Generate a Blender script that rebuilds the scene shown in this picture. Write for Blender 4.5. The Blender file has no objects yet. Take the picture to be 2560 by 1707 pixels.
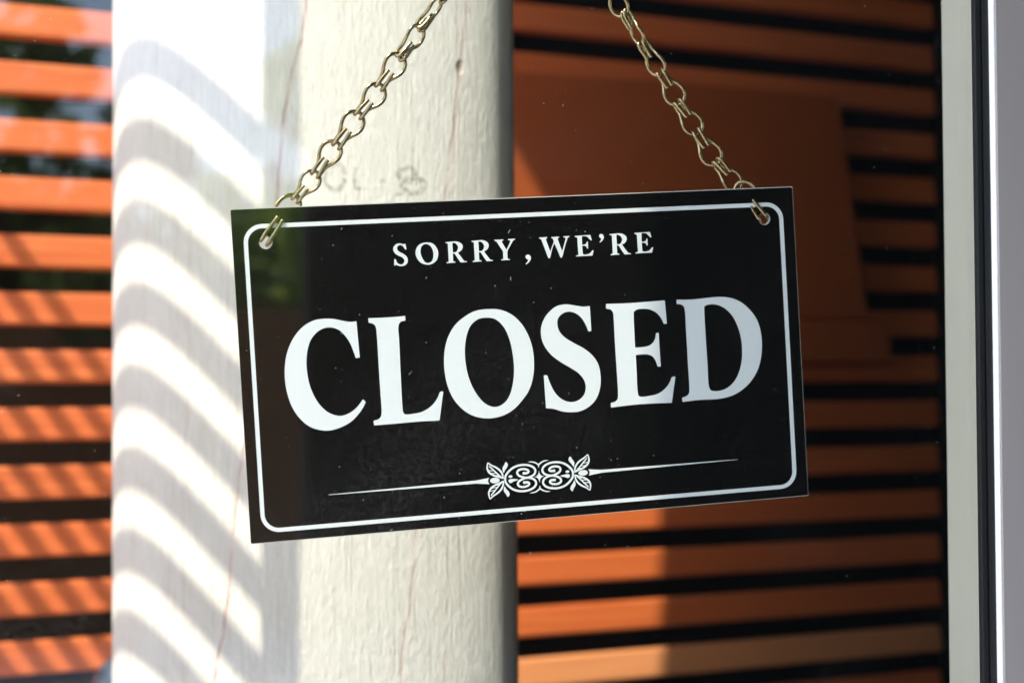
import bpy, bmesh, math, random
import numpy as np
from mathutils import Vector, Matrix
random.seed(7)
sc = bpy.context.scene
COL = sc.collection
R_ = math.radians

# ------------------------------------------------------------------ camera, world, sun, exposure
F, CX, CY = 3200.0, 1280.0, 853.5                 # focal length and centre in pixels of the 2560 x 1707 photograph
EYE = Vector((0, 0, 1.5))
CAMROT = Matrix.Rotation(R_(90 + 1.8), 3, 'X') @ Matrix.Rotation(R_(-0.1), 3, 'Z')
cd = bpy.data.cameras.new('camera'); cam = bpy.data.objects.new('camera', cd); COL.objects.link(cam)
cam.matrix_world = Matrix.Translation(EYE) @ CAMROT.to_4x4()
cd.sensor_width = 36; cd.lens = F / 2560 * 36; cd.clip_start = 0.02; cd.clip_end = 2000
cd.dof.use_dof = True; cd.dof.focus_distance = 0.672; cd.dof.aperture_fstop = 5.4; cd.dof.aperture_blades = 0
sc.camera = cam

SUN_AZ, SUN_EL = 51.0, 57.24                       # light travels towards (cos az, sin az); elevation
HX, HY = math.cos(R_(SUN_AZ)), math.sin(R_(SUN_AZ))
TE = math.tan(R_(SUN_EL))
w = bpy.data.worlds.new('World'); sc.world = w; w.use_nodes = True
nt = w.node_tree; nt.nodes.clear()
wo = nt.nodes.new('ShaderNodeOutputWorld'); bg = nt.nodes.new('ShaderNodeBackground'); sk = nt.nodes.new('ShaderNodeTexSky')
sk.sky_type = 'NISHITA'; sk.sun_disc = False; sk.sun_elevation = R_(SUN_EL); sk.sun_rotation = R_(270 - SUN_AZ)
sk.dust_density = 1.5; sk.air_density = 1.0; sk.ozone_density = 1.0
bg.inputs['Strength'].default_value = 0.15
nt.links.new(sk.outputs['Color'], bg.inputs['Color']); nt.links.new(bg.outputs[0], wo.inputs[0])
ld = bpy.data.lights.new('sun', 'SUN'); ld.energy = 2.0; ld.angle = R_(0.53); ld.color = (1.0, 0.905, 0.79)
lo = bpy.data.objects.new('sun', ld); COL.objects.link(lo)
sdir = Vector((HX * math.cos(R_(SUN_EL)), HY * math.cos(R_(SUN_EL)), -math.sin(R_(SUN_EL))))
lo.rotation_euler = sdir.to_track_quat('-Z', 'Y').to_euler(); lo.location = (-4, -4, 8)
sc.view_settings.view_transform = 'Standard'; sc.view_settings.look = 'None'
sc.view_settings.exposure = 2.22; sc.view_settings.gamma = 1.0
sc.cycles.max_bounces = 10; sc.cycles.transparent_max_bounces = 16; sc.cycles.diffuse_bounces = 5
sc.cycles.sample_clamp_indirect = 6.0; sc.cycles.blur_glossy = 0.5

# ------------------------------------------------------------------ geometry of the view
def ray(px, py): return CAMROT @ Vector(((px - CX) / F, -(py - CY) / F, -1))
def on_plane(px, py, p0, n):
    d = ray(px, py); n = Vector(n); return EYE + d * ((Vector(p0) - EYE).dot(n) / d.dot(n))
YAW = 10.6                                       # the glazed front is turned by this much
G = Vector((math.cos(R_(YAW)), math.sin(R_(YAW)), 0)); B = Vector((-math.sin(R_(YAW)), math.cos(R_(YAW)), 0))
def front(a, b, z): return G * a + B * b + Vector((0, 0, z))
def front_px(px, b, py=853.5):                    # a-coordinate at distance b behind the camera plane
    P = on_plane(px, py, B * b, B); return P.dot(G), P.z
WB = 20.4                                        # the slatted wall is turned by this much
WD = Vector((math.cos(R_(WB)), math.sin(R_(WB)), 0)); WN = Vector((math.sin(R_(WB)), -math.cos(R_(WB)), 0))
PITCH = 0.0685
SPITCH = 0.0634
Y0 = PITCH * F / 146.0
W0 = Vector((-0.4 * Y0, Y0, 0))
MU = 35.0                                        # side screen normal
SM = Vector((math.cos(R_(MU)), math.sin(R_(MU)), 0)); SU = Vector((-math.sin(R_(MU)), math.cos(R_(MU)), 0))
T = TE / math.cos(R_(SUN_AZ - MU))

# ------------------------------------------------------------------ object helpers
def tag(o, label=None, cat=None, group=None, kind=None):
    if label: o['label'] = label
    if cat: o['category'] = cat
    if group: o['group'] = group
    if kind: o['kind'] = kind
    return o
def empty(name, loc, label, cat, group=None):
    o = bpy.data.objects.new(name, None); COL.objects.link(o); o.location = loc; o.empty_display_size = 0.05
    bpy.context.view_layer.update()
    return tag(o, label, cat, group)
def link_mesh(name, me, mats, parent=None, mw=None):
    o = bpy.data.objects.new(name, me); COL.objects.link(o)
    if not isinstance(mats, (list, tuple)): mats = [mats]
    if not me.materials:
        for m in mats: me.materials.append(m)
    if parent is not None:
        o.parent = parent; o.matrix_parent_inverse = Matrix.Translation(parent.location).inverted()
    if mw is not None: o.matrix_world = mw if parent is None else mw
    if mw is not None and parent is not None:
        o.matrix_parent_inverse = Matrix.Identity(4)
        o.matrix_basis = parent.matrix_world.inverted() @ mw
    return o
def bm_obj(name, bm, mats, parent=None, smooth=False, mw=None):
    me = bpy.data.meshes.new(name); bmesh.ops.recalc_face_normals(bm, faces=bm.faces); bm.to_mesh(me); bm.free()
    if smooth:
        for p in me.polygons: p.use_smooth = True
    return link_mesh(name, me, mats, parent, mw)
def add_box(bm, o, ex, ey, ez, sx, sy, sz, bev=0.0, seg=2):
    """box centred at o with half axes"""
    vs = []
    for k in (-1, 1):
        for j in (-1, 1):
            for i in (-1, 1):
                vs.append(bm.verts.new(o + ex * (i * sx / 2) + ey * (j * sy / 2) + ez * (k * sz / 2)))
    fs = [(0, 2, 3, 1), (4, 5, 7, 6), (0, 1, 5, 4), (2, 6, 7, 3), (0, 4, 6, 2), (1, 3, 7, 5)]
    faces = [bm.faces.new([vs[i] for i in f]) for f in fs]
    if bev:
        es = list({e for f in faces for e in f.edges})
        bmesh.ops.bevel(bm, geom=es, offset=bev, segments=seg, profile=0.6, affect='EDGES')
Z = Vector((0, 0, 1))
def crom(pts, n=8, closed=False):
    """centripetal Catmull-Rom through points (arrays)"""
    P = [np.array(p, float) for p in pts]
    if closed: P = [P[-1]] + P + [P[0], P[1]]
    else: P = [2 * P[0] - P[1]] + P + [2 * P[-1] - P[-2]]
    out = []
    for i in range(1, len(P) - 2):
        p0, p1, p2, p3 = P[i - 1:i + 3]
        t0 = 0.0; t1 = t0 + max(np.linalg.norm(p1 - p0), 1e-9) ** .5
        t2 = t1 + max(np.linalg.norm(p2 - p1), 1e-9) ** .5; t3 = t2 + max(np.linalg.norm(p3 - p2), 1e-9) ** .5
        for k in range(n):
            t = t1 + (t2 - t1) * k / n
            A1 = (t1 - t) / (t1 - t0) * p0 + (t - t0) / (t1 - t0) * p1
            A2 = (t2 - t) / (t2 - t1) * p1 + (t - t1) / (t2 - t1) * p2
            A3 = (t3 - t) / (t3 - t2) * p2 + (t - t2) / (t3 - t2) * p3
            B1 = (t2 - t) / (t2 - t0) * A1 + (t - t0) / (t2 - t0) * A2
            B2 = (t3 - t) / (t3 - t1) * A2 + (t - t1) / (t3 - t1) * A3
            out.append((t2 - t) / (t2 - t1) * B1 + (t - t1) / (t2 - t1) * B2)
    if not closed: out.append(P[-2])
    return out
def contour(pts, n=6):
    """closed outline; points with a third value 1 are corners"""
    cs = [i for i, p in enumerate(pts) if len(p) > 2]
    q = [p[:2] for p in pts]
    if not cs: return crom(q, n, True)
    out = []; N = len(q)
    for a, b in zip(cs, cs[1:] + [cs[0] + N]):
        seg = [q[i % N] for i in range(a, b + 1)]
        out += ([np.array(seg[0], float)] if len(seg) == 2 else crom(seg, n)[:-1])
    return out
def tube(bm, path, r, sides=8, closed=False, caps=True):
    P = [Vector(p) for p in path]; N = len(P); rings = []
    t0 = (P[1] - P[0]).normalized(); up = Vector((0, 0, 1)) if abs(t0.z) < .9 else Vector((1, 0, 0))
    nrm = t0.cross(up).normalized()
    for i in range(N):
        t = (P[min(i + 1, N - 1)] - P[max(i - 1, 0)]).normalized()
        nrm = (nrm - t * nrm.dot(t)).normalized(); bn = t.cross(nrm)
        rr = r(i / (N - 1)) if callable(r) else r
        rings.append([bm.verts.new(P[i] + nrm * (rr * math.cos(2 * math.pi * k / sides)) + bn * (rr * math.sin(2 * math.pi * k / sides))) for k in range(sides)])
    for a, b in zip(rings, rings[1:]):
        for k in range(sides): bm.faces.new([a[k], a[(k + 1) % sides], b[(k + 1) % sides], b[k]])
    if caps: bm.faces.new(rings[0][::-1]); bm.faces.new(rings[-1])

# ------------------------------------------------------------------ materials
class N:
    """small helper round a node tree"""
    def __init__(s, name):
        s.m = bpy.data.materials.new(name); s.m.use_nodes = True; s.t = s.m.node_tree; s.t.nodes.clear()
        s.out = s.t.nodes.new('ShaderNodeOutputMaterial')
    def n(s, typ, **kw):
        nd = s.t.nodes.new('ShaderNode' + typ)
        for k, v in kw.items():
            if k.startswith('i_'): nd.inputs[k[2:].replace('_', ' ')].default_value = v
            else: setattr(nd, k, v)
        return nd
    def l(s, a, b): s.t.links.new(a, b)
    def math(s, op, a, b=None, c=None, clamp=False):
        nd = s.t.nodes.new('ShaderNodeMath'); nd.operation = op; nd.use_clamp = clamp
        for i, v in enumerate((a, b, c)):
            if v is None: continue
            if isinstance(v, (int, float)): nd.inputs[i].default_value = v
            else: s.l(v, nd.inputs[i])
        return nd.outputs[0]
    def noise(s, vec, scale, detail=3.0, rough=0.55, dist=0.0, dim='3D'):
        nd = s.n('TexNoise', noise_dimensions=dim); nd.inputs['Scale'].default_value = scale
        nd.inputs['Detail'].default_value = detail; nd.inputs['Roughness'].default_value = rough; nd.inputs['Distortion'].default_value = dist
        if vec is not None: s.l(vec, nd.inputs['W' if dim == '1D' else 'Vector'])
        return nd.outputs['Fac']
    def map(s, vec, scale):
        nd = s.n('Mapping'); nd.inputs['Scale'].default_value = scale; s.l(vec, nd.inputs['Vector']); return nd.outputs[0]
    def mix(s, fac, a, b, typ='MIX'):
        nd = s.t.nodes.new('ShaderNodeMix'); nd.data_type = 'RGBA'; nd.blend_type = typ
        for i, v in ((0, fac), (6, a), (7, b)):
            if isinstance(v, (int, float)): nd.inputs[i].default_value = v
            elif isinstance(v, tuple): nd.inputs[i].default_value = (*v, 1) if len(v) == 3 else v
            else: s.l(v, nd.inputs[i])
        return nd.outputs[2]
    def ramp(s, fac, lo, hi, smooth=True):
        nd = s.n('MapRange', interpolation_type='SMOOTHSTEP' if smooth else 'LINEAR')
        nd.inputs['From Min'].default_value = lo; nd.inputs['From Max'].default_value = hi; s.l(fac, nd.inputs['Value']); return nd.outputs[0]
    def bump(s, h, dist, strength=1.0):
        nd = s.n('Bump'); nd.inputs['Distance'].default_value = dist; nd.inputs['Strength'].default_value = strength; s.l(h, nd.inputs['Height']); return nd.outputs[0]
    def bsdf(s, color, rough=0.5, metal=0.0, spec=0.5, normal=None, **kw):
        p = s.n('BsdfPrincipled')
        for k, v in (('Base Color', color), ('Roughness', rough), ('Metallic', metal), ('Specular IOR Level', spec), *kw.items()):
            if isinstance(v, tuple): p.inputs[k].default_value = (*v, 1) if len(v) == 3 else v
            elif isinstance(v, (int, float)): p.inputs[k].default_value = v
            else: s.l(v, p.inputs[k])
        if normal is not None: s.l(normal, p.inputs['Normal'])
        s.l(p.outputs[0], s.out.inputs[0]); return s.m
    def obj(s): return s.n('TexCoord').outputs['Object']

def m_post():
    s = N('pale_dry_wood'); uv = s.n('UVMap', uv_map='surface').outputs[0]
    sep = s.n('SeparateXYZ'); s.l(uv, sep.inputs[0]); u, v = sep.outputs[0], sep.outputs[1]
    grain = s.noise(s.map(uv, (420, 30, 1)), 1.0, 4, .6, .2)
    fibre = s.noise(s.map(uv, (700, 14, 1)), 1.0, 3, .6)
    pebble = s.noise(s.map(uv, (620, 120, 1)), 1.0, 4, .6, .3)
    groove = s.ramp(s.noise(s.map(uv, (240, 7, 1)), 1.0, 3, .55, .3), .56, .74)
    blot = s.noise(s.map(uv, (9, 5, 1)), 1.0, 3, .5)
    h = s.math('ADD', s.math('MULTIPLY', grain, .28), s.math('MULTIPLY', pebble, .8))
    h = s.math('ADD', h, s.math('MULTIPLY', fibre, .45))
    h = s.math('SUBTRACT', h, s.math('MULTIPLY', groove, .2))
    col = s.mix(s.ramp(grain, .3, .7), (.605, .578, .512), (.695, .666, .60))
    col = s.mix(s.math('MULTIPLY', s.ramp(blot, .45, .75), .45), col, (.64, .62, .55))
    col = s.mix(s.math('MULTIPLY', groove, .22), col, (.50, .45, .36))
    for (u0, k, amp, wd, strength, va, vb) in VEINS:
        c = s.math('ADD', s.math('MULTIPLY', s.math('SUBTRACT', v, 1.5), k), u0)
        wob = s.math('MULTIPLY', s.math('SUBTRACT', s.noise(s.math('ADD', v, u0 * 37), 9, 2, .5, 0, '1D'), .5), amp)
        wob2 = s.math('MULTIPLY', s.math('SUBTRACT', s.noise(s.math('ADD', v, u0 * 91), 70, 3, .6, 0, '1D'), .5), .0028)
        dd = s.math('ABSOLUTE', s.math('SUBTRACT', u, s.math('ADD', c, s.math('ADD', wob, wob2))))
        core = s.math('SUBTRACT', 1.0, s.ramp(dd, wd * .25, wd))
        brk = s.math('MULTIPLY', s.ramp(s.noise(s.math('ADD', v, u0 * 11), 26, 3, .6, 0, '1D'), .3, .6), strength)
        core = s.math('MULTIPLY', core, brk)
        halo = s.math('MULTIPLY', s.math('SUBTRACT', 1.0, s.ramp(dd, 0, wd * 5)), strength * .28)
        col = s.mix(halo, col, (.70, .52, .46)); col = s.mix(s.math('MULTIPLY', core, .8), col, (.40, .21, .17))
        h = s.math('SUBTRACT', h, s.math('MULTIPLY', core, .5))
    # small knot
    def ell(u0, v0, a, b):
        x = s.math('DIVIDE', s.math('SUBTRACT', u, u0), a); y = s.math('DIVIDE', s.math('SUBTRACT', v, v0), b)
        return s.math('SQRT', s.math('ADD', s.math('MULTIPLY', x, x), s.math('MULTIPLY', y, y)))
    ku, kv = KNOT
    kn = s.math('SUBTRACT', 1.0, s.ramp(ell(ku, kv, .0035, .006), .3, 1.0))
    col = s.mix(s.math('MULTIPLY', kn, .45), col, (.33, .22, .16)); h = s.math('SUBTRACT', h, s.math('MULTIPLY', kn, 1.2))
    # worn grey stamp printed on the post: O L . and a rubbed figure
    inkn = s.ramp(s.noise(s.map(uv, (420, 300, 1)), 1.0, 3, .6), .34, .62)
    marks = []
    for (u0, v0, a, b, wd) in STAMP_RINGS:
        e = s.math('ABSOLUTE', s.math('SUBTRACT', ell(u0, v0, a, b), 1.0))
        marks.append(s.math('SUBTRACT', 1.0, s.ramp(e, wd * .4, wd)))
    for (u0, v0, a, b) in STAMP_BARS:
        x = s.math('DIVIDE', s.math('ABSOLUTE', s.math('SUBTRACT', u, u0)), a); y = s.math('DIVIDE', s.math('ABSOLUTE', s.math('SUBTRACT', v, v0)), b)
        marks.append(s.math('SUBTRACT', 1.0, s.ramp(s.math('MAXIMUM', x, y), .6, 1.1)))
    ink = marks[0]
    for k in marks[1:]: ink = s.math('MAXIMUM', ink, k)
    col = s.mix(s.math('MULTIPLY', s.math('MULTIPLY', ink, inkn), .82), col, (.25, .23, .18))
    return s.bsdf(col, .85, 0, .25, s.bump(h, .0021, 1.0))

def m_slat(name='orange_stained_wood', light=0.0):
    s = N(name); o = s.obj(); rnd = s.n('ObjectInfo').outputs['Random']
    vec = s.n('VectorMath', operation='ADD'); s.l(o, vec.inputs[0])
    off = s.n('CombineXYZ'); s.l(s.math('MULTIPLY', rnd, 37.0), off.inputs[0]); s.l(s.math('MULTIPLY', rnd, 11.0), off.inputs[2]); s.l(off.outputs[0], vec.inputs[1])
    g = s.ramp(s.noise(s.map(vec.outputs[0], (2.6, 40, 110)), 1.0, 5, .6, 1.6), .3, .72)
    b = s.noise(s.map(vec.outputs[0], (3, 3, 12)), 1.0, 2, .5)
    col = s.mix(g, (.42, .082, .019), (.68, .19, .055))
    col = s.mix(s.math('MULTIPLY', rnd, .9), col, (.56, .125, .03)); col = s.mix(s.math('MULTIPLY', b, .5), col, (.72, .17, .04))
    if light: col = s.mix(light, col, (.80, .40, .17))
    return s.bsdf(col, .5, 0, .4, s.bump(g, .0006, .6))
def m_board():
    s = N('brown_board_wood'); o = s.obj()
    g = s.noise(s.map(o, (3, 30, 26)), 1.0, 4, .55, 1.5); b = s.noise(s.map(o, (5, 5, 4)), 1.0, 2, .5)
    col = s.mix(g, (.36, .075, .016), (.45, .105, .025)); col = s.mix(s.math('MULTIPLY', b, .35), col, (.40, .10, .026))
    return s.bsdf(col, .5, 0, .4, s.bump(g, .0005, .5))
def m_simple(name, col, rough=.6, metal=0.0, spec=.5, var=.12, scale=30, stretch=(1, 1, 1), bump=0.0):
    s = N(name); o = s.obj(); g = s.noise(s.map(o, stretch), scale, 4, .6)
    c = s.mix(g, tuple(x * (1 - var) for x in col), tuple(min(1, x * (1 + var)) for x in col))
    r = s.math('ADD', s.math('MULTIPLY', s.math('SUBTRACT', g, .5), .15), rough, clamp=True)
    return s.bsdf(c, r, metal, spec, s.bump(g, bump, 1.0) if bump else None)
def m_sign_black():
    s = N('black_print'); o = s.obj()
    fine = s.noise(o, 900, 2, .5); streak = s.noise(s.map(o, (160, 1, 22)), 1.0, 3, .6)
    sm = s.ramp(s.noise(o, 14, 4, .6, .5), .55, .8)
    col = s.mix(s.math('MULTIPLY', sm, .2), (.0036, .0034, .0032), (.009, .0095, .0105))
    col = s.mix(s.math('MULTIPLY', s.ramp(streak, .55, .75), .25), col, (.010, .008, .006))
    r = s.math('ADD', s.math('MULTIPLY', sm, .07), .2)
    return s.bsdf(col, r, 0, .22, s.bump(fine, .00006, .4))
def m_glass():
    s = N('dusty_window_glass'); o = s.obj()
    ge = s.n('NewGeometry'); dt = s.n('VectorMath', operation='DOT_PRODUCT'); s.l(ge.outputs['Incoming'], dt.inputs[0]); s.l(ge.outputs['Normal'], dt.inputs[1])
    om = s.math('SUBTRACT', 1.0, s.math('ABSOLUTE', dt.outputs['Value']), clamp=True)
    fres = s.math('ADD', s.math('MULTIPLY', s.math('POWER', om, 5.0), .955), .042)
    tr = s.n('BsdfTransparent'); tr.inputs['Color'].default_value = (.972, .992, .980, 1)
    gl = s.n('BsdfGlossy'); gl.inputs['Roughness'].default_value = 0.012
    df = s.n('BsdfDiffuse'); df.inputs['Color'].default_value = (.85, .86, .86, 1)
    sm = s.ramp(s.noise(o, 6, 5, .62, .8), .48, .85); sp = s.noise(o, 420, 2, .6)
    dirt = s.math('ADD', s.math('MULTIPLY', s.math('MULTIPLY', sm, s.ramp(sp, .35, .8)), .016), .0004)
    m1 = s.n('MixShader'); s.l(fres, m1.inputs[0]); s.l(tr.outputs[0], m1.inputs[1]); s.l(gl.outputs[0], m1.inputs[2])
    m2 = s.n('MixShader'); s.l(dirt, m2.inputs[0]); s.l(m1.outputs[0], m2.inputs[1]); s.l(df.outputs[0], m2.inputs[2])
    s.l(m2.outputs[0], s.out.inputs[0]); return s.m
def m_brass():
    s = N('tarnished_brass'); o = s.obj(); g = s.noise(o, 260, 3, .6)
    col = s.mix(g, (.20, .145, .065), (.50, .40, .23))
    return s.bsdf(col, s.math('ADD', s.math('MULTIPLY', g, .18), .14), 1.0, .5, s.bump(s.noise(o, 900, 2, .5), .00008, .5))
def m_leaf(name, col):
    s = N(name); o = s.obj(); g = s.noise(o, 6, 3, .6)
    c = s.mix(g, tuple(x * .6 for x in col), tuple(x * 1.5 for x in col))
    p = s.n('BsdfPrincipled'); s.l(c, p.inputs['Base Color']); p.inputs['Roughness'].default_value = .5
    tl = s.n('BsdfTranslucent'); s.l(c, tl.inputs['Color'])
    mx = s.n('MixShader'); mx.inputs[0].default_value = .62; s.l(p.outputs[0], mx.inputs[1]); s.l(tl.outputs[0], mx.inputs[2]); s.l(mx.outputs[0], s.out.inputs[0]); return s.m

M_SLAT, M_BOARD, M_BLACKP, M_GLASS, M_BRASS = m_slat(), m_board(), m_sign_black(), m_glass(), m_brass()
M_WHITEP = m_simple('white_print', (.70, .715, .735), .4, 0, .4, .02, 400)
M_PVC = m_simple('white_plastic_edge', (.56, .53, .47), .5, 0, .4, .03, 200)
M_ALU = m_simple('satin_aluminium', (.37, .345, .335), .5, .4, .5, .03, 8, (40, 40, 1.2))
M_FLANK_HL = m_simple('painted_flank_highlight', (.92, .93, .93), .6, .0, .5, .03, 20)  # near-white, so the stile flank looks brightly lit
M_INNER = m_simple('pale_grey_painted_profile', (.49, .47, .385), .8, 0, .15, .03, 6, (30, 30, 1))
M_RUB = m_simple('black_rubber', (.007, .008, .0085), .5, 0, .3, .3, 90, (1, 1, .1), .0002)
M_DARK = m_simple('black_stained_board', (.010, .009, .008), .8, 0, .2, .3, 20)
M_GROUND = m_simple('pale_paving', (.46, .45, .43), .85, 0, .3, .12, 5, (1, 1, 1), .002)
M_DECK = m_simple('grey_brown_deck', (.10, .09, .075), .75, 0, .3, .2, 8, (1, 8, 1), .002)
M_CEIL = m_simple('dark_ceiling_paint', (.04, .032, .026), .8, 0, .2, .1, 5)
M_CHAR = m_simple('charcoal_render', (.018, .017, .016), .85, 0, .2, .15, 25, (1, 1, 1), .002)
M_CONC = m_simple('grey_concrete', (.34, .33, .31), .85, 0, .3, .12, 12, (1, 1, 1), .002)
M_GLOBE = m_simple('dark_blue_glazed', (.035, .055, .075), .14, 0, .7, .3, 12)
M_TRUNK = m_simple('bark', (.09, .065, .045), .9, 0, .2, .3, 14, (3, 3, .5), .01)
M_DUST = m_simple('pale_dust', (.40, .40, .38), .9, 0, .1, .2, 300)

# ------------------------------------------------------------------ setting: ground, floor, ceiling
def sheet(name, pts, mat, kind='structure', thick=None):
    bm = bmesh.new(); bm.faces.new([bm.verts.new(p) for p in pts])
    return tag(bm_obj(name, bm, mat), kind=kind)
sheet('ground', [(-400, -400, 0), (400, -400, 0), (400, 400, 0), (-400, 400, 0)], M_GROUND)
def slab(name, o, ex, ey, sx, sy, z0, z1, mat, label=None, cat=None, kind=None, bev=.004):
    bm = bmesh.new(); add_box(bm, Vector((o.x, o.y, (z0 + z1) / 2)), ex, ey, Z, sx, sy, z1 - z0, bev)
    return tag(bm_obj(name, bm, mat), label, cat, None, kind)
slab('floor', front(.35, 1.35, 0), G, B, 2.3, 1.6, .004, .03, M_DECK, kind='structure')
Z_HEAD = 3.62

# ------------------------------------------------------------------ the post: outline grown from its surface normals
PHI = [(281, -71), (292, -66), (310, -60), (335, -54), (380, -43), (450, -30), (560, -25), (650, -22), (800, -14), (1000, -2), (1120, 8), (1200, 21), (1236, 35), (1250, 50), (1266, 62), (1284, 76)]
def phi_at(px): return float(np.interp(px, [p[0] for p in PHI], [p[1] for p in PHI]))
def grow(px0, P, sgn, px_end):
    out = []; ds = .0012; px = px0; P = Vector(P)
    while (px - px_end) * sgn < 0 and len(out) < 900:
        ph = R_(phi_at(px)); P = P + Vector((math.cos(ph), math.sin(ph), 0)) * (ds * sgn); px = CX + F * P.x / P.y
        out.append((Vector(P), px))
    return out
PST = Vector(((330 - CX) / F, 1.0, 0))
left = grow(330, PST, -1, 282); right = grow(330, PST, 1, 1283)
sec = [p for p in reversed(left)] + [(PST, 330.0)] + right
# arc length u, measured from pixel column 777
us = [0.0]
for a, b in zip(sec, sec[1:]): us.append(us[-1] + (b[0] - a[0]).length)
pxs = [p[1] for p in sec]; u0_ = float(np.interp(777, pxs, us)); us = [x - u0_ for x in us]
def post_u(px): return float(np.interp(px, pxs, us))
def post_pt(px):
    return Vector((float(np.interp(px, pxs, [p[0].x for p in sec])), float(np.interp(px, pxs, [p[0].y for p in sec])), 0))
LEAN = -.0064
def post_v(px, py):
    P = post_pt(px); return on_plane(px, py, P, (0, 1, 0)).z
def kslope(a, b):
    (x1, y1), (x2, y2) = a, b; ua, ub = post_u(x1), post_u(x2); va, vb = post_v(x1, y1), post_v(x2, y2)
    k = (ub - ua) / (vb - va); return ua - k * (va - 1.5), k
VEINS = []
for a, b, amp, wd, st in (((758, 40), (607, 1149), .016, .0011, .95), ((398, 0), (352, 900), .006, .0007, .55), ((1165, 60), (1010, 1640), .012, .0009, .7),
                          ((1145, 300), (1128, 1000), .006, .0009, .35), ((470, 900), (455, 1707), .006, .0012, .25), ((575, 0), (573, 900), .006, .0010, .22), ((420, 1500), (440, 600), .004, .001, .25)):
    u0, k = kslope(a, b); VEINS.append((u0, k, amp, wd, st, 0, 0))
KNOT = (post_u(1155), post_v(1155, 168))
def mpx(d, px=880): return d / F * post_pt(px).y
STAMP_RINGS = [(post_u(839), post_v(839, 443), mpx(26), mpx(34), .30), (post_u(1020), post_v(1020, 437), mpx(21), mpx(17), .5), (post_u(1036), post_v(1036, 464), mpx(26), mpx(20), .45)]
STAMP_BARS = [(post_u(890), post_v(890, 445), mpx(5), mpx(30)), (post_u(902), post_v(902, 472), mpx(17), mpx(4)), (post_u(960), post_v(960, 453), mpx(9), mpx(7)),
              (post_u(1012), post_v(1012, 486), mpx(22), mpx(4))]
M_POST = m_post()
def sprime_(P): return P.x * -HY + P.y * HX
def make_post():
    ring = [p[0] for p in sec]; uu = list(us)
    lp, rp = ring[0], ring[-1]
    back = [rp + Vector((.002, .03, 0)), rp + Vector((-.004, .2, 0)), rp + Vector((-.012, .535, 0)), rp + Vector((-.035, .54, 0)),  # unseen back stretched deep to block side light from the inner wall
            Vector((lp.x + .08, lp.y + .075, 0)), Vector((lp.x + .03, lp.y + .05, 0)), Vector((lp.x + .005, lp.y + .034, 0)), Vector((lp.x - .003, lp.y + .018, 0))]
    step = 3
    keep = list(range(0, len(ring), step)); 
    if keep[-1] != len(ring) - 1: keep.append(len(ring) - 1)
    pts = [ring[i] for i in keep] + back; ul = [uu[i] for i in keep]
    for b in back: ul.append(ul[-1] + .04)
    zs = [0.03 + i * (3.36 / 84) for i in range(85)]
    bm = bmesh.new(); uvl = bm.loops.layers.uv.new('surface'); rows = []
    rnd = random.Random(3)
    for z in zs: rows.append([bm.verts.new((p.x + LEAN * (z - 1.5), p.y, z)) for p in pts])
    n = len(pts)
    for j in range(len(zs) - 1):
        for i in range(n):
            k = (i + 1) % n
            f = bm.faces.new([rows[j][i], rows[j][k], rows[j + 1][k], rows[j + 1][i]]); f.smooth = True
            for lp_, (ui, zi) in zip(f.loops, ((ul[i], zs[j]), (ul[k] if k else ul[i] + .03, zs[j]), (ul[k] if k else ul[i] + .03, zs[j + 1]), (ul[i], zs[j + 1]))): lp_[uvl].uv = (ui, zi)
    bm.faces.new(rows[0][::-1]); bm.faces.new(rows[-1])
    o = bm_obj('wooden_post', bm, M_POST)
    return tag(o, 'thick pale rough wooden post with striped slat shadows, behind the sign', 'post')
make_post()
WLt = on_plane(1640, 1400, W0, WN); print('post shadow', sprime_(WLt), max(sprime_(p[0]) for p in sec), sprime_(sec[0][0]), sec[0][0], sec[-1][0])

# ------------------------------------------------------------------ slatted wall behind
def wall_at(px, py, off=0.0):
    P = on_plane(px, py, W0 + WN * off, WN); return P, (P - W0).dot(WD)
tL = -0.35; _, tR = wall_at(2346, 853)
HS = PITCH * .565; TILT = R_(7)
zt = wall_at(0, 1168)[0].z                        # top edge of one slat
wall = empty('slatted_wall', W0 + WD * .4 + WN * -.06, 'wall of horizontal orange brown wooden slats with black gaps behind the post', 'wall')
M_SLATL = m_slat('faded_orange_wood', .55)
def slat_mesh(length, mat):
    bm = bmesh.new(); add_box(bm, Vector((0, 0, 0)), Vector((1, 0, 0)), Vector((0, 1, 0)), Z, length, .018, HS, .0035, 2)
    me = bpy.data.meshes.new('slat'); bmesh.ops.recalc_face_normals(bm, faces=bm.faces); bm.to_mesh(me); bm.free()
    for p in me.polygons: p.use_smooth = False
    me.materials.append(mat); return me
SL = slat_mesh(tR - tL, M_SLAT); SLL = slat_mesh(tR - tL, M_SLATL)
rotW = Matrix((WD, -WN, Z)).transposed().to_4x4(); rotWT = rotW @ Matrix.Rotation(-TILT, 4, 'X')
rn = random.Random(5)
for i in range(-14, 15):
    zc = zt - HS / 2 - i * PITCH
    c = W0 + WD * ((tL + tR) / 2) - WN * .009 + Vector((0, 0, zc))
    c -= WN * rn.uniform(0, .0015)
    o = link_mesh('slat', SLL if i == 4 else SL, M_SLAT, wall, Matrix.Translation(c) @ rotWT)
bm = bmesh.new(); add_box(bm, W0 + WD * .55 - WN * .075 + Vector((0, 0, 1.7)), WD, -WN, Z, 2.6, .02, 3.35, .002)
bm_obj('backing_board', bm, M_DARK, wall)
for t in (-.2, .62, tR + .03):
    bm = bmesh.new(); add_box(bm, W0 + WD * t - WN * .042 + Vector((0, 0, 1.7)), WD, -WN, Z, .05, .044, 3.3, .002); bm_obj('batten', bm, M_DARK, wall)

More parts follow.
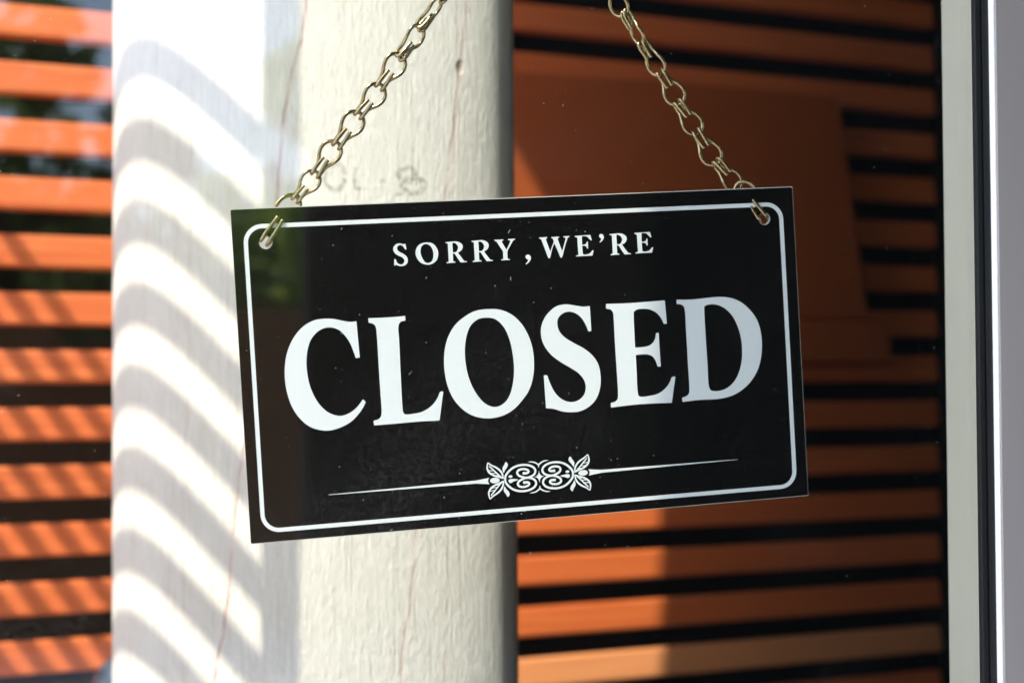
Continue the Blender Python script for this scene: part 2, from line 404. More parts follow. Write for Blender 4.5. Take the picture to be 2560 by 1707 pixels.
# brown board standing in front of the slats
bo = -.0  # distance in front of the slats is in the offsets below
bt = empty('wooden_board', wall_at(1700, 890, .03)[0], 'large plain brown board with stepped foot, behind the upper right of the sign', 'board')
def prism(name, pxs_, off, thick, mat, parent, bev=.003):
    bm = bmesh.new(); fr = [wall_at(x, y, off)[0] for x, y in pxs_]
    a = [bm.verts.new(p) for p in fr]; b = [bm.verts.new(p - WN * thick) for p in fr]
    bm.faces.new(a); bm.faces.new(b[::-1]); n = len(a)
    for i in range(n): bm.faces.new([a[i], b[i], b[(i + 1) % n], a[(i + 1) % n]])
    bmesh.ops.recalc_face_normals(bm, faces=bm.faces)
    if bev: bmesh.ops.bevel(bm, geom=list(bm.edges), offset=bev, segments=2, profile=.6, affect='EDGES')
    return bm_obj(name, bm, mat, parent)
prism('panel', [(1150, 176), (1300, 180), (1700, 205), (2098, 243), (2136, 520), (2172, 800), (1150, 800)], .022, .02, M_BOARD, bt)
prism('ledge', [(1150, 802), (2180, 804), (2224, 826), (2228, 902), (1150, 905)], .034, .03, M_BOARD, bt)

# dark round finial half hidden by the post
fc = EYE + ray(318, 1716) * 1.27
fin = empty('dark_finial', Vector((fc.x, fc.y, .03)), 'glossy dark blue round knob peeking out from behind the lower left edge of the post', 'finial')
bm = bmesh.new(); bmesh.ops.create_uvsphere(bm, u_segments=32, v_segments=20, radius=.0335, matrix=Matrix.Translation(fc)); bm_obj('globe', bm, M_GLOBE, fin, True)
bm = bmesh.new(); tube(bm, [fc - Z * .028, fc - Z * .045, fc - Z * .06, fc - Z * .07], lambda t: .018 - .007 * math.sin(t * 3.1), 20); bm_obj('collar', bm, M_GLOBE, fin, True)
bm = bmesh.new(); tube(bm, [fc - Z * .066, fc - Z * .4, Vector((fc.x, fc.y, .03))], .011, 16); bm_obj('stem', bm, M_GLOBE, fin, True)

# ------------------------------------------------------------------ glazed front: pane, right stile, gasket, left stile, rails with an added light-blocking panel
BG = .640                                          # outer face of the pane
BS = BG - .0105                                    # front of the silver stile
A3, _ = front_px(2496, BS)
BL = BS
while front_px(2484, BL)[0] < A3: BL += .0002      # depth where its lit left flank ends
A2, _ = front_px(2483, BL); AM, _ = front_px(2466, BL); A1, _ = front_px(2448, BL + .001)
AIN, _ = front_px(2369, BG + .035)
print('BL', BL, BG, A1, AM, A2, A3)
# left stile: its shadow falls on the post between two columns
def sprime(P): return P.x * -HY + P.y * HX
s_l, s_r = sprime(post_pt(652)), sprime(post_pt(752))
gs, bs = sprime(G), sprime(B)
sb = .016; sa = (abs(s_l - s_r) - abs(bs) * sb) / abs(gs); sa = max(sa, .008)
bmid = BG + .004
amid = ((s_l + s_r) / 2 - bs * bmid) / gs
print('stile', amid, sa, s_l, s_r)
fr = empty('window_front', front(-.1, BG, .03), 'aluminium window front with a dusty glass pane and black seal, silver frame at the right', 'window')
bm = bmesh.new(); add_box(bm, front((amid + A1) / 2 + .006, BG + .0025, 1.62), G, B, Z, A1 - amid + .016 - sa, .005, 2.9)
bm_obj('glass_pane', bm, M_GLASS, fr)
bm = bmesh.new(); add_box(bm, front(amid, bmid, 1.72), G, B, Z, sa, sb, 3.36, .0015); bm_obj('thin_stile', bm, M_ALU, fr)
bm = bmesh.new(); add_box(bm, front(A3 + .034, (BS + BG + .005) / 2, 1.72), G, B, Z, .066, BG + .005 - BS, 3.36, .0005, 2)
bm_obj('silver_stile', bm, M_ALU, fr)
bm = bmesh.new(); add_box(bm, front(A3 + .0004, (BS + .001 + BL + .004) / 2, 1.72), G, B, Z, .0012, BL + .003 - BS, 3.355, .0004, 2); bm_obj('flank_highlight', bm, M_FLANK_HL, fr)  # thin liner; the highlight of the stile's left flank is in its colour
bm = bmesh.new(); add_box(bm, front((A1 + AM) / 2, BL + .001 + (BG - .0004 - BL - .001) / 2, 1.62), G, B, Z, AM - A1, BG - .0004 - BL - .001, 2.9, .0007, 2); bm_obj('gasket', bm, M_RUB, fr)
bm = bmesh.new(); add_box(bm, front((AM + A2) / 2, BL + (BG - .0006 - BL) / 2, 1.62), G, B, Z, A2 - AM - .0005, BG - .0006 - BL, 2.9, .0007, 2); bm_obj('gasket', bm, M_RUB, fr)
q1_, _ = front_px(2364, BG + .060); q2_, _ = front_px(2470, BG + .012)
prof = [(q1_, BG + .060), (q2_, BG + .012), (q2_ + .03, BG + .012), (q2_ + .03, BG + .075), (q1_ + .012, BG + .075)]
bm = bmesh.new(); r0 = [bm.verts.new(front(a, b, .05)) for a, b in prof]; r1 = [bm.verts.new(front(a, b, 3.4)) for a, b in prof]
bm.faces.new(r0); bm.faces.new(r1[::-1])
for i in range(5): bm.faces.new([r0[i], r1[i], r1[(i + 1) % 5], r0[(i + 1) % 5]])
bm_obj('inner_profile', bm, M_INNER, fr)
for z0, z1 in ((.03, 1.27), (2.53, Z_HEAD - .004)):  # unseen lower panel added to stop ground bounce reaching the inner wall
    bm = bmesh.new(); add_box(bm, front((amid + A3) / 2, BG + .01, (z0 + z1) / 2), G, B, Z, A3 - amid - sa - .004, .036, z1 - z0, .002); bm_obj('rail_light_block', bm, M_ALU, fr)
# dust lying on the pane
bm = bmesh.new(); rd = random.Random(11)
def flake(a, z, r, el=1.0):
    an = rd.uniform(0, 6.28); c, s_ = math.cos(an), math.sin(an)
    k = [(-.5 * el, -.5), (.5 * el, -.4), (.45 * el, .5), (-.55 * el, .42)]
    bm.faces.new([bm.verts.new(front(a + r * (x * c - y * s_), BG - .0003, z + r * (x * s_ + y * c))) for x, y in k])
cen = [(rd.uniform(-.28, A1), 1.53 + rd.uniform(-.22, .22), rd.uniform(.006, .045)) for _ in range(46)]
for _ in range(1500):
    if rd.random() < .5:
        c_ = rd.choice(cen); a, z = rd.gauss(c_[0], c_[2]), rd.gauss(c_[1], c_[2])
    else: a = rd.uniform(-.30, A1 - .002); z = 1.53 + rd.uniform(-.23, .23)
    if a < A1 - .001: flake(a, z, rd.choice((.00012, .00014, .00018, .00018, .00022, .00026, .0004)))
for _ in range(70):
    a = rd.uniform(-.30, A1 - .004); z = 1.53 + rd.uniform(-.23, .23); flake(a, z, rd.uniform(.00010, .0002), rd.uniform(4, 11))
for _ in range(420):                               # a dirtier patch at the left
    flake(rd.gauss(-.275, .025), 1.53 + rd.gauss(-.02, .14), rd.choice((.00012, .00016, .0002)))
o = bm_obj('dust_specks', bm, M_DUST, fr); tag(o, kind='stuff')

# ------------------------------------------------------------------ side screen at the left, whose slats shade the post
S0 = front(amid, bmid + .012, 0); D0 = S0.dot(SM)
P333 = post_pt(333); zpk = on_plane(333, 99, P333, (0, 1, 0)).z
Z1 = zpk + T * (P333.dot(SM) - D0)
lenS = (W0 - S0).dot(WN) / SU.dot(WN) - .05
scr = empty('side_screen', Vector((S0.x, S0.y, .03)) + SU * .3, 'low side screen of thin horizontal slats left of the post', 'screen')
bm = bmesh.new(); add_box(bm, Vector((0, 0, 0)), Vector((1, 0, 0)), Vector((0, 1, 0)), Z, lenS, .006, .0270, .001, 1)
me = bpy.data.meshes.new('thin_slat'); bm.to_mesh(me); bm.free(); me.materials.append(M_SLAT)
rotS = Matrix((SU, -SM, Z)).transposed().to_4x4()
k = 0
while Z1 - k * SPITCH > .1:
    c = S0 + SU * (lenS / 2 - .004) - SM * .003 + Z * (Z1 - .0135 - k * SPITCH)
    link_mesh('slat', me, M_SLAT, scr, Matrix.Translation(c) @ rotS); k += 1
bm = bmesh.new(); add_box(bm, S0 + SU * (lenS + .035) + Z * 1.71, SU, SM, Z, .04, .03, 3.36, .002); bm_obj('upright', bm, M_DARK, scr)
print('Z1', Z1, 'T', T, 'D0', D0)
Pb = wall_at(1322, 437, .022)[0]; print('header z', Pb.z + T * (Pb.dot(SM) - D0))
ZH = Pb.z + T * (Pb.dot(SM) - D0)
slab('header_beam', S0 + SU * .36 + SM * .03, SU, SM, .70, .06, ZH, ZH + .35, M_CEIL, 'dark header beam above the side screen', 'beam')

cq = [S0 + SM * .004, S0 + SU * .95 + SM * .004, front(1.6, 2.2, 0), front(1.6, bmid + .03, 0)]
bm = bmesh.new(); lo2 = [bm.verts.new(p + Z * Z_HEAD) for p in cq]; hi2 = [bm.verts.new(p + Z * (Z_HEAD + .15)) for p in cq]
bm.faces.new(lo2); bm.faces.new(hi2[::-1])
for i in range(4): bm.faces.new([lo2[i], hi2[i], hi2[(i + 1) % 4], lo2[(i + 1) % 4]])
tag(bm_obj('ceiling', bm, M_CEIL), kind='structure')

# right hand inner wall and the wall beside the window
slab('side_wall', front(A3 + .98, 1.35, 0), G, B, .12, 1.5, .004, Z_HEAD - .002, M_CHAR, 'dark inner side wall right of the window', 'wall')
slab('facade_wall', front(A3 + .063 + .46, BG + .02, 0), G, B, .90, .12, .004, 3.61, M_CHAR, 'charcoal rendered wall beside the silver frame', 'wall')

# ------------------------------------------------------------------ outside, behind the camera: what the glass mirrors and an added canopy that shades the sign
sp = sprime(on_plane(1668, 800, B * .668, B))
Hh = Vector((HX, HY, 0)); Q = on_plane(1668, 800, B * .668, B); Q.z = 0
cpts = [Q - Hh * .12, Q - Hh * 3.0, Vector((4.6, (Q - Hh * 3.0).y - .6, 0)), front(4.4, .56, 0)]  # unseen slab added to shade the sign's right end and dim the interior
bm = bmesh.new(); lo3 = [bm.verts.new(p + Z * 2.62) for p in cpts]; hi3 = [bm.verts.new(p + Z * 2.74) for p in cpts]
bm.faces.new(lo3); bm.faces.new(hi3[::-1])
for i in range(4): bm.faces.new([lo3[i], hi3[i], hi3[(i + 1) % 4], lo3[(i + 1) % 4]])
tag(bm_obj('added_shade_canopy', bm, M_CEIL), 'flat dark canopy added out of view to shade the right of the sign', 'canopy')
slab('far_facade', Vector((2.93, -2.6, 0)) , Vector((math.cos(R_(8)), math.sin(R_(8)), 0)), Vector((-math.sin(R_(8)), math.cos(R_(8)), 0)), 4.6, .3, .004, 4.2, M_CHAR, 'charcoal wall facing the window from across the paving', 'wall', bev=.01)
ML1, ML2 = m_leaf('leaf_green', (.13, .20, .045)), m_leaf('leaf_light_green', (.36, .50, .09))
def tree(loc, h, r, seed, mat, label, n=4200):
    q = random.Random(seed); t = empty('tree', loc, label, 'tree', None)
    bm = bmesh.new(); tube(bm, [Vector(loc) + Vector((q.uniform(-.05, .05) * i, q.uniform(-.05, .05) * i, h * .75 * i / 5)) for i in range(6)], lambda u: .11 * (1 - .7 * u), 10); bm_obj('trunk', bm, M_TRUNK, t, True)
    bm = bmesh.new(); cl = [(q.gauss(0, r * .45), q.gauss(0, r * .45), h * .62 + q.gauss(0, h * .17), q.uniform(.25, .5) * r) for _ in range(16)]
    for _ in range(n):
        cx, cy, cz, cr = q.choice(cl); d = Vector((q.gauss(0, 1), q.gauss(0, 1), q.gauss(0, 1))).normalized() * cr * q.random() ** .4
        P = Vector(loc) + Vector((cx, cy, cz)) + d; e1 = Vector((q.gauss(0, 1), q.gauss(0, 1), q.gauss(0, .5))).normalized(); e2 = e1.orthogonal().normalized(); sz = q.uniform(.06, .13)
        bm.faces.new([bm.verts.new(P + e1 * sz), bm.verts.new(P + e2 * sz * .5), bm.verts.new(P - e1 * sz), bm.verts.new(P - e2 * sz * .5)])
    bm_obj('crown', bm, mat, t)
slab('added_reflection_wall', Vector((-2.4, -6.6, 0)), Vector((1, 0, 0)), Vector((0, 1, 0)), 11.0, .25, .004, 1.95, m_simple('brown_render', (.27, .13, .055), .85, 0, .2, .3, 6), 'low dark brown wall added out of view to darken the glass reflection', 'wall', bev=.01)  # unseen wall added only to give the glass a dark brownish reflection
tree((-.1, -7.6, 0), 3.9, 1.15, 1, ML1, 'bushy green tree beyond the added brown wall, left of its neighbours')
tree((1.35, -7.3, 0), 4.0, 1.0, 2, ML2, 'light green tree standing nearest the dark facing wall')
tree((-2.6, -8.2, 0), 4.2, 1.5, 3, ML1, 'tall green tree farthest from the dark facing wall')

# ------------------------------------------------------------------ the sign
YW, PT, RL = 0.18509957, 0.04234511, -0.0639958
SR = Matrix.Rotation(YW, 3, 'Z') @ Matrix.Rotation(PT, 3, 'X') @ Matrix.Rotation(RL, 3, 'Y')
ST = Vector((0.0104108, 0.67201335, 1.5121591)); SW, SH = .30, .1690334
SMW = Matrix.Translation(ST) @ SR.to_4x4(); SN = SR @ Vector((0, -1, 0)); TH = .0024
def suv(px, py):
    L = SR.transposed() @ (on_plane(px, py, ST, SN) - ST); return (L.x, L.z)
def fill(name, contours_, depth, y_front, mats, parent, mw, front_slot=0, side_slot=0):
    """filled outline(s) with holes; local x,z plane, front towards -y"""
    cu = bpy.data.curves.new(name, 'CURVE'); cu.dimensions = '2D'; cu.fill_mode = 'BOTH'; cu.extrude = depth / 2
    for c in contours_:
        sp_ = cu.splines.new('POLY'); sp_.points.add(len(c) - 1); sp_.use_cyclic_u = True
        for p, q in zip(sp_.points, c): p.co = (q[0], q[1], 0, 1)
    tmp = bpy.data.objects.new('tmp', cu); COL.objects.link(tmp)
    dg = bpy.context.evaluated_depsgraph_get(); me = bpy.data.meshes.new_from_object(tmp.evaluated_get(dg))
    bpy.data.objects.remove(tmp); bpy.data.curves.remove(cu)
    me.name = name; me.materials.clear()
    for v in me.vertices: x, y, z = v.co; v.co = (x, y_front + depth / 2 - z, y)
    if not isinstance(mats, (list, tuple)): mats = [mats]
    for m in mats: me.materials.append(m)
    for p in me.polygons:
        p.use_smooth = False
        ys = [me.vertices[i].co.y for i in p.vertices]
        p.material_index = front_slot if max(ys) < y_front + 1e-6 else min(side_slot, len(mats) - 1)
    bm = bmesh.new(); bm.from_mesh(me); bmesh.ops.remove_doubles(bm, verts=bm.verts, dist=1e-7); bmesh.ops.recalc_face_normals(bm, faces=bm.faces); bm.to_mesh(me); bm.free()
    return link_mesh(name, me, mats, parent, mw)
sign = empty('hanging_sign', ST, "black hanging sign reading SORRY, WE'RE CLOSED in white serif letters, tilted on a chain", 'sign')
def circ(c, r, n=40): return [(c[0] + r * math.cos(6.283185 * i / n), c[1] + r * math.sin(6.283185 * i / n)) for i in range(n)]
HL, HR = suv(664, 606), suv(1910.5, 546.8); HRAD = .00305
q1, q2, rc = SW / 2, SH / 2, .0008
def rrect(x0, x1, z0, z1, r, n=14):
    out = []
    for cx, cz, a0 in ((x1 - r, z1 - r, 0), (x0 + r, z1 - r, 90), (x0 + r, z0 + r, 180), (x1 - r, z0 + r, 270)):
        for i in range(n + 1): a = R_(a0 + 90 * i / n); out.append((cx + r * math.cos(a), cz + r * math.sin(a)))
    return out
fill('panel', [rrect(-q1, q1, -q2, q2, rc, 4), circ(HL, HRAD), circ(HR, HRAD)], TH, 0.0, M_PVC, sign, SMW)
fill('black_face', [rrect(-q1 + .00014, q1 - .00014, -q2 + .00025, q2 - .00042, rc, 4), circ((HL[0] + .0001, HL[1] - .0001), HRAD + .00028), circ((HR[0] + .0001, HR[1] - .0001), HRAD + .00028)], .00004, -.00004, M_BLACKP, sign, SMW)
# white border
lo_, li_ = suv(612.5, 660)[0], suv(623, 660)[0]; ro_, ri_ = suv(1964.5, 672)[0], suv(1954.5, 672)[0]
to_, ti_ = suv(970, 546.7)[1], suv(970, 557.3)[1]; bo_, bi_ = suv(982.6, 1304.6)[1], suv(982.6, 1294.3)[1]
print('border', lo_, ro_, to_, bo_)
RC = .0095
fill('border_line', [rrect(lo_, ro_, bo_, to_, RC), rrect(li_, ri_, bi_, ti_, RC - .0022)], .00006, -.00011, M_WHITEP, sign, SMW)
def crop(ox, oy, s): return lambda p: ((ox + p[0] / s), (oy + p[1] / s), *p[2:])
def glyph(name, cr, outlines, shift=(0, 0)):
    cs = []
    for o_ in outlines:
        c = contour([cr(p) for p in o_], 7); cs.append([suv(q[0] + shift[0], q[1] + shift[1]) for q in c])
    return fill(name, cs, .00006, -.00011, M_WHITEP, sign, SMW)
c1, c2, c3 = crop(700, 740, 4), crop(1090, 720, 4), crop(1500, 700, 4)
k1, k2, k3 = crop(970, 520, 8), crop(1180, 500, 8), crop(1400, 490, 8)
glyph('letter', c1, [[(764,252,1),(798,613,1),(758,619,1),(735,555),(700,470),(650,395),(590,340),(510,314),(430,325),(355,375),(300,455),(272,560),(264,670),(275,790),(300,900),(345,1005),(405,1095),(480,1160),(560,1192),(625,1194),(700,1165),(770,1110),(830,1031,1),(857,1058,1),(830,1115),(780,1185),(710,1255),(610,1310),(500,1342),(400,1338),(300,1305),(210,1235),(130,1125),(80,1000),(52,860),(48,720),(65,590),(105,475),(165,375),(250,290),(350,240),(470,226),(560,233),(640,250),(710,258)]])
glyph('letter', c1, [[(884,222,1),(1000,217),(1130,210),(1251,199,1),(1254,245,1),(1210,256),(1188,285),(1183,340),(1190,420),(1205,750),(1225,1110),(1232,1160),(1250,1180),(1330,1176),(1430,1152),(1510,1100),(1565,1035),(1602,954,1),(1633,953,1),(1595,1243,1),(1400,1253),(1150,1275),(941,1292,1),(935,1246,1),(980,1232),(1008,1205),(1016,1160),(1010,1050),(990,750),(968,390),(960,320),(945,288),(915,272),(886,266,1)]])
glyph('letter', c2, [[(540,210),(660,222),(770,275),(860,365),(930,490),(968,620),(980,760),(970,890),(930,1020),(870,1110),(790,1200),(690,1265),(580,1297),(480,1300),(370,1275),(265,1210),(180,1115),(120,990),(88,850),(80,720),(90,600),(125,480),(190,370),(280,290),(390,230)],
    [(500,296),(590,310),(670,380),(730,500),(765,650),(780,800),(772,930),(745,1050),(700,1130),(630,1180),(560,1184),(480,1145),(410,1065),(350,955),(310,830),(290,690),(290,580),(310,460),(350,370),(420,312)]])
glyph('letter', c2, [[(1537,180,1),(1553,430,1),(1523,433,1),(1500,375),(1455,300),(1400,255),(1330,236),(1265,255),(1220,305),(1213,365),(1235,435),(1290,495),(1380,550),(1480,605),(1570,680),(1625,770),(1646,890),(1640,1000),(1600,1110),(1530,1185),(1440,1230),(1350,1240),(1260,1232),(1180,1208),(1100,1200,1),(1077,872,1),(1111,871,1),(1140,950),(1190,1045),(1250,1105),(1310,1133),(1370,1138),(1440,1110),(1485,1055),(1497,985),(1480,920),(1430,855),(1350,800),(1240,735),(1150,665),(1085,580),(1052,490),(1052,390),(1085,300),(1140,230),(1210,180),(1300,163),(1380,173),(1470,186)]])
glyph('letter', c3, [[(59,239,1),(300,230),(500,215),(647,203,1),(669,436,1),(638,438,1),(610,380),(560,325),(490,293),(420,288),(365,297),(338,320),(336,350),(342,500),(351,675,1),(440,668),(500,650),(540,610),(555,570),(560,530,1),(587,527,1),(593,650),(607,864,1),(576,865,1),(555,805),(520,760),(470,743),(420,743),(357,749,1),(365,900),(378,1130),(388,1158),(420,1166),(500,1156),(580,1135),(650,1085),(695,1025),(718,967,1),(753,965,1),(718,1227,1),(600,1230),(350,1245),(109,1273,1),(107,1228,1),(150,1215),(175,1190),(180,1150),(170,950),(150,650),(137,400),(130,330),(110,298),(61,286,1)]])
glyph('letter', c3, [[(766,197,1),(900,195),(1010,186),(1100,175),(1200,169),(1310,180),(1410,222),(1500,300),(1570,400),(1605,510),(1619,640),(1610,770),(1575,900),(1510,1010),(1430,1090),(1330,1150),(1230,1180),(1120,1192),(1000,1197),(825,1218,1),(820,1175,1),(865,1158),(890,1130),(893,1080),(880,850),(860,500),(847,300),(835,262),(800,242),(767,240,1)],
    [(1060,253),(1110,243),(1180,250),(1250,285),(1320,355),(1370,450),(1405,560),(1420,680),(1415,820),(1390,920),(1350,1000),(1290,1065),(1220,1100),(1150,1110),(1105,1098),(1087,1050),(1075,850),(1058,600),(1042,300),(1043,265)]])
RR = [[(1150,683,1),(1260,675),(1350,668),(1430,688),(1480,730),(1493,780),(1475,835),(1440,870),(1397,890,1),(1440,950),(1500,1030),(1530,1060),(1577,1066,1),(1578,1082,1),(1455,1090,1),(1420,1045),(1370,970),(1330,915),(1295,911,1),(1300,1000),(1305,1060),(1315,1073),(1348,1072,1),(1345,1094,1),(1260,1098),(1175,1106,1),(1172,1085,1),(1205,1080),(1213,1060),(1212,1000),(1200,800),(1195,720),(1185,707),(1155,705,1)], [(1290,704),(1310,697),(1350,708),(1385,745),(1400,790),(1390,840),(1365,875),(1330,887),(1298,888,1),(1292,800)]]
EE = [[(297,800,1),(450,790),(605,780,1),(637,885,1),(612,888,1),(575,850),(540,815),(490,803),(437,806,1),(438,900),(441,975,1),(490,970),(520,955),(540,910,1),(555,912,1),(562,1050,1),(540,1052,1),(525,1015),(495,997),(443,998,1),(448,1080),(458,1155),(475,1170),(540,1167),(590,1150),(650,1085,1),(672,1092,1),(648,1194,1),(500,1200),(322,1210,1),(320,1190,1),(355,1185),(367,1170),(362,1100),(352,950),(345,850),(335,827),(300,822,1)]]
glyph('letter', k1, [[(346,712,1),(365,825),(345,833),(325,800),(285,755),(240,742),(200,760),(182,800),(195,850),(240,885),(310,920),(370,970),(397,1030),(390,1090),(350,1140),(280,1163),(215,1157),(160,1137),(145,1150),(122,1150,1),(126,1022,1),(150,1024),(180,1090),(230,1125),(275,1128),(315,1100),(328,1060),(310,1010),(270,980),(190,945),(130,895),(105,840),(110,790),(150,735),(200,712),(245,710),(290,722),(320,722)]])
glyph('letter', k1, [[(790,690),(880,705),(950,765),(995,850),(1005,930),(980,1030),(920,1095),(840,1132),(750,1132),(660,1095),(590,1020),(552,920),(560,830),(610,750),(690,702)], [(765,722),(830,745),(885,820),(908,920),(900,1010),(865,1075),(800,1100),(740,1080),(685,1000),(655,920),(650,840),(670,770),(715,730)]])
glyph('letter', k1, RR); glyph('letter', k1, RR, (521 / 8, -24.5 / 8))
glyph('letter', k2, [[(447,797,1),(540,795),(625,788,1),(627,808,1),(600,818),(598,840),(640,915),(687,995,1),(730,910),(760,840),(765,815),(722,802,1),(722,782,1),(800,778),(857,774,1),(860,796,1),(830,805),(805,840),(760,925),(712,1015),(708,1080),(714,1170),(722,1182),(760,1180,1),(757,1199,1),(670,1203),(585,1209,1),(583,1189,1),(615,1184),(625,1165),(622,1100),(617,1030),(580,970),(510,865),(480,825),(450,817,1)]])
glyph('comma', k2, [[(1115,1092),(1150,1105),(1175,1140),(1172,1190),(1140,1245),(1080,1291,1),(1075,1272,1),(1110,1235),(1118,1200),(1090,1175),(1070,1145),(1085,1105)]])
glyph('letter', k2, [[(1340,752,1),(1420,748),(1500,742,1),(1503,766,1),(1480,772),(1480,795),(1520,910),(1567,1035,1),(1600,930),(1635,830),(1620,790),(1612,768),(1588,764,1),(1585,742,1),(1660,738),(1742,733,1),(1743,755,1),(1715,760),(1720,800),(1760,910),(1803,1028,1),(1830,930),(1868,790),(1870,760),(1828,745,1),(1825,728,1),(1890,725),(1947,720,1),(1948,742,1),(1915,755),(1895,810),(1850,960),(1800,1140),(1782,1155),(1765,1140),(1720,1030),(1645,862,1),(1600,990),(1560,1150),(1543,1168),(1526,1155),(1480,1040),(1400,830),(1380,785),(1345,773,1)]])
glyph('letter', k3, EE)
glyph('apostrophe', k3, [[(820,760),(855,775),(875,815),(865,865),(830,910),(795,934,1),(790,922,1),(815,885),(820,850),(795,830),(780,805),(790,775)]])
glyph('letter', k1, RR, (410, -20)); glyph('letter', k3, EE, (1192 / 8, -60 / 8))
# scroll ornament under the word: one quarter traced, mirrored about its centre
ko = crop(1200, 1120, 7.84)
OC = suv(*ko((1160, 555))); axl = suv(*ko((290, 630))); axr = suv(*ko((2030, 480)))
ea = math.atan2(axr[1] - axl[1], axr[0] - axl[0]); ca, sa_ = math.cos(ea), math.sin(ea)
def oloc(p):
    u = suv(*ko(p[:2])); dx, dz = u[0] - OC[0], u[1] - OC[1]; return (dx * ca + dz * sa_, -dx * sa_ + dz * ca)
def oback(q): return (OC[0] + q[0] * ca - q[1] * sa_, OC[1] + q[0] * sa_ + q[1] * ca)
ob = bmesh.new(); lay = [0]
def omesh(polys, mirror=((1, 1), (-1, 1), (1, -1), (-1, -1))):
    """filled polygons (local 2d) put as thin print, each on its own hair-thin level"""
    for mx, mz in mirror:
        lay[0] += 1; y = -.00012 - .0000012 * lay[0]
        for poly in polys:
            vs = [ob.verts.new((oback((p[0] * mx, p[1] * mz))[0], y, oback((p[0] * mx, p[1] * mz))[1])) for p in poly]
            f = ob.faces.new(vs)
def ostroke(pts, width, mirror=((1, 1), (-1, 1), (1, -1), (-1, -1)), n=8):
    c = [np.array(p) for p in crom([oloc(p) for p in pts], n)]; polys = []; m = len(c); L, Rr = [], []
    for i in range(m):
        t = c[min(i + 1, m - 1)] - c[max(i - 1, 0)]; t = t / (np.linalg.norm(t) + 1e-12); nn = np.array((-t[1], t[0]))
        wv = (width(i / (m - 1)) if callable(width) else width) / 7.84 * .3 / 1405 / 2 * 1.0
        L.append(c[i] + nn * wv); Rr.append(c[i] - nn * wv)
    for i in range(m - 1): polys.append([L[i], L[i + 1], Rr[i + 1], Rr[i]])
    omesh(polys, mirror)
def oshape(pts, mirror=((1, 1), (-1, 1), (1, -1), (-1, -1)), n=6): omesh([contour([(*oloc(p), *p[2:]) for p in pts], n)], mirror)
TB = ((1, 1), (-1, 1))
oshape([(930,268,1),(1010,255),(1080,268),(1130,295),(1158,305,1),(1157,385,1),(1140,340),(1100,308),(1040,283)])
oshape([(1163,558,1),(1157,435,1),(1140,505),(1110,545),(1062,570,1)])
ostroke([(492,618),(492,585),(500,545),(540,480),(620,400),(720,348),(850,325),(960,335),(1040,370),(1080,420),(1080,475),(1050,520),(980,560),(900,575),(820,560),(750,525),(728,480),(745,440),(800,412),(870,408),(930,425),(950,455),(930,480),(880,490),(835,491)], lambda t: 40 + 10 * max(0, t - .85) / .15)
oshape([(500,265,1),(530,285),(545,320),(530,370),(495,420),(465,488,1),(445,440),(440,385),(465,340),(485,300)])
ostroke([(152,285),(142,340),(142,400),(165,455),(215,503),(290,540),(380,565),(455,592)], lambda t: 20 + 16 * math.sin(math.pi * t))
ostroke([(152,285),(230,338),(310,375),(385,430),(430,490),(447,550),(455,595)], lambda t: 20 + 16 * math.sin(math.pi * t))
ostroke([(180,350),(260,425),(340,500),(430,578)], 24)
ostroke([(178,432),(215,440),(262,436)], 17); ostroke([(222,490),(262,492),(312,484)], 17); ostroke([(305,530),(345,534),(385,528)], 17)
omesh([[(oloc((290,630))[0] + 95 / 7.84 * .3 / 1405 * math.cos(i * .2094), 54 / 7.84 * .3 / 1405 * 1.0 * math.sin(i * .2094)) for i in range(30)]], TB)
oshape([(565,540),(600,527),(636,545),(625,570),(590,578),(558,562)])
oshape([(755,612,1),(680,601),(600,603),(562,620),(556,640),(575,660),(640,655),(700,636)], TB)
tipL = oloc(((821.6 - 1200) * 7.84, (1236.8 - 1120) * 7.84)); midL = oloc(((1189 - 1200) * 7.84, (1204.3 - 1120) * 7.84)); e1 = oloc((183, 578)); e2 = oloc((160, 635)); e3 = oloc((185, 700))
omesh([[(tipL[0], .00011), (midL[0], .00078), (e1[0], .00165), (e2[0] , .0008), (e2[0] - .0001, 0), (e2[0], -.0008), (e3[0], -.00165), (midL[0], -.00078), (tipL[0], -.00011)]], TB)
bm_obj('scroll_ornament', ob, M_WHITEP, sign, False, SMW)

# ------------------------------------------------------------------ the chain
def link_me(h, splay=0.0, sx=1.0, sy=1.0):
    half = [(.0096, .0014, h / 2 + splay), (.006, .0016, h / 2 + splay * .5), (.0028, .0018, h / 2), (.0004, .0018, h / 2 - .0005), (-.0009, .0018, 0), (.0004, .0019, -h / 2 + .0004), (.003, .0020, -h / 2),
            (.0058, .0023, -h / 2 + .0005), (.0084, .0034, -.0007), (.0110, .0047, 0), (.0143, .0054, 0), (.0175, .0046, 0), (.0198, .0023, 0)]
    pts = half + [(.0206, 0, 0)] + [(x, -y, z) for x, y, z in reversed(half)]
    bm = bmesh.new(); tube(bm, crom([(x * sx, y * sy, z) for x, y, z in pts], 5), .00098, 10)
    me = bpy.data.meshes.new('link'); bmesh.ops.recalc_face_normals(bm, faces=bm.faces); bm.to_mesh(me); bm.free()
    for p in me.polygons: p.use_smooth = True
    me.materials.append(M_BRASS); return me
LM = link_me(.0040); LMH = link_me(.0056, .0010); LPITCH = .0191
def cpt(px, py, b): return on_plane(px, py, B * b, B)
chain = empty('sign_chain', cpt(1315, -250, .660), 'brass wire link chain holding up the black sign, its two runs leaning inward', 'chain')
jr = random.Random(21)
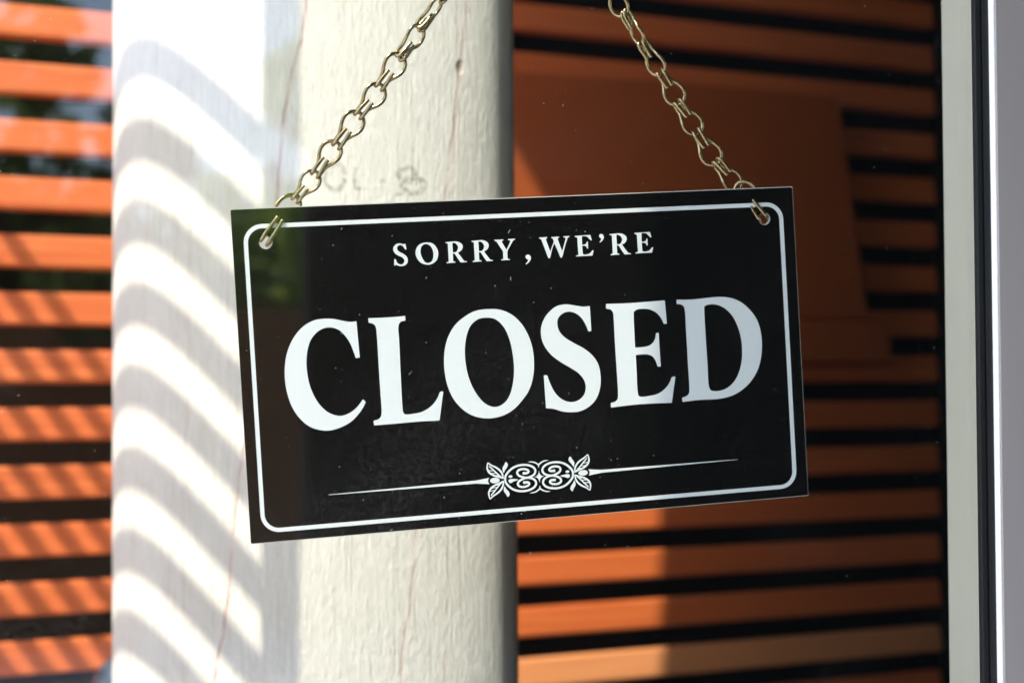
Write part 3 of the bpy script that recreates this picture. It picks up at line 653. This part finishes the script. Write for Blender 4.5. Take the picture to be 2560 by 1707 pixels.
def put_link(P, Q, twist, name='link', me=None):
    """hook end at P, round end at Q"""
    x = (Q - P); L = x.length; x.normalize(); tocam = -B; zz = (tocam - x * tocam.dot(x)).normalized(); yy = zz.cross(x)
    Rm = Matrix((x, yy, zz)).transposed() @ Matrix.Rotation(R_(twist + jr.uniform(-13, 13)), 3, 'X') @ Matrix.Rotation(R_(jr.uniform(-4, 4)), 3, 'Z')
    k = L / LPITCH
    mw = Matrix.Translation(P) @ Rm.to_4x4() @ Matrix.Diagonal((k, min(k, 1.05), 1, 1))
    link_mesh(name, me or LM, M_BRASS, chain, mw)
def hole_pt(hv): return SMW @ Vector((hv[0], TH / 2, hv[1]))
hl, hr = hole_pt((HL[0], HL[1] + .001)), hole_pt((HR[0] - .0004, HR[1] + .0006))
LP = [(738.6, 500), (788.6, 436), (842, 364), (896, 289), (949, 218), (999, 143), (1049, 70), (1099, 0), (1148, -70), (1197, -138), (1245, -202)]
pl = [cpt(x, y, .6605 - .0003 * i) for i, (x, y) in enumerate(LP)]
put_link(hl, pl[0], 8, me=LMH)
for i, tw in zip(range(len(pl) - 1), (4, 6, 2, 12, 24, 40, 58, 40, 30, 20)): put_link(pl[i], pl[i + 1], tw)
RP = [(1848, 466), (1791, 404), (1741, 330), (1694, 257), (1651, 182), (1605, 107), (1562, 32), (1517, -42), (1470, -112), (1420, -178), (1368, -236)]
pr = [cpt(x, y, .6615 - .0004 * i) for i, (x, y) in enumerate(RP)]
put_link(hr, pr[0], -12, me=LMH)
for i, tw in zip(range(len(pr) - 1), (-6, 8, 12, 34, 58, 86, 60, 40, 25, 10)): put_link(pr[i + 1], pr[i], tw)
# hook above the picture that carries both runs
hk = empty('suction_hook', cpt(1310, -262, .652), 'clear round suction hook on the glass above the sign', 'hook')
bm = bmesh.new(); c = cpt(1310, -300, .6455); tube(bm, [c, c + B * .002, c + B * .006, c + B * .010], lambda t: .02 * (1 - .75 * t), 24); bm_obj('cup', bm, M_PVC, hk, True)
bm = bmesh.new(); tube(bm, crom([c + B * .008, c + B * .012 - Z * .01, c + B * .016 - Z * .018, c + B * .021 - Z * .016, c + B * .022 - Z * .009], 5), .0014, 10); bm_obj('hook', bm, M_BRASS, hk, True)
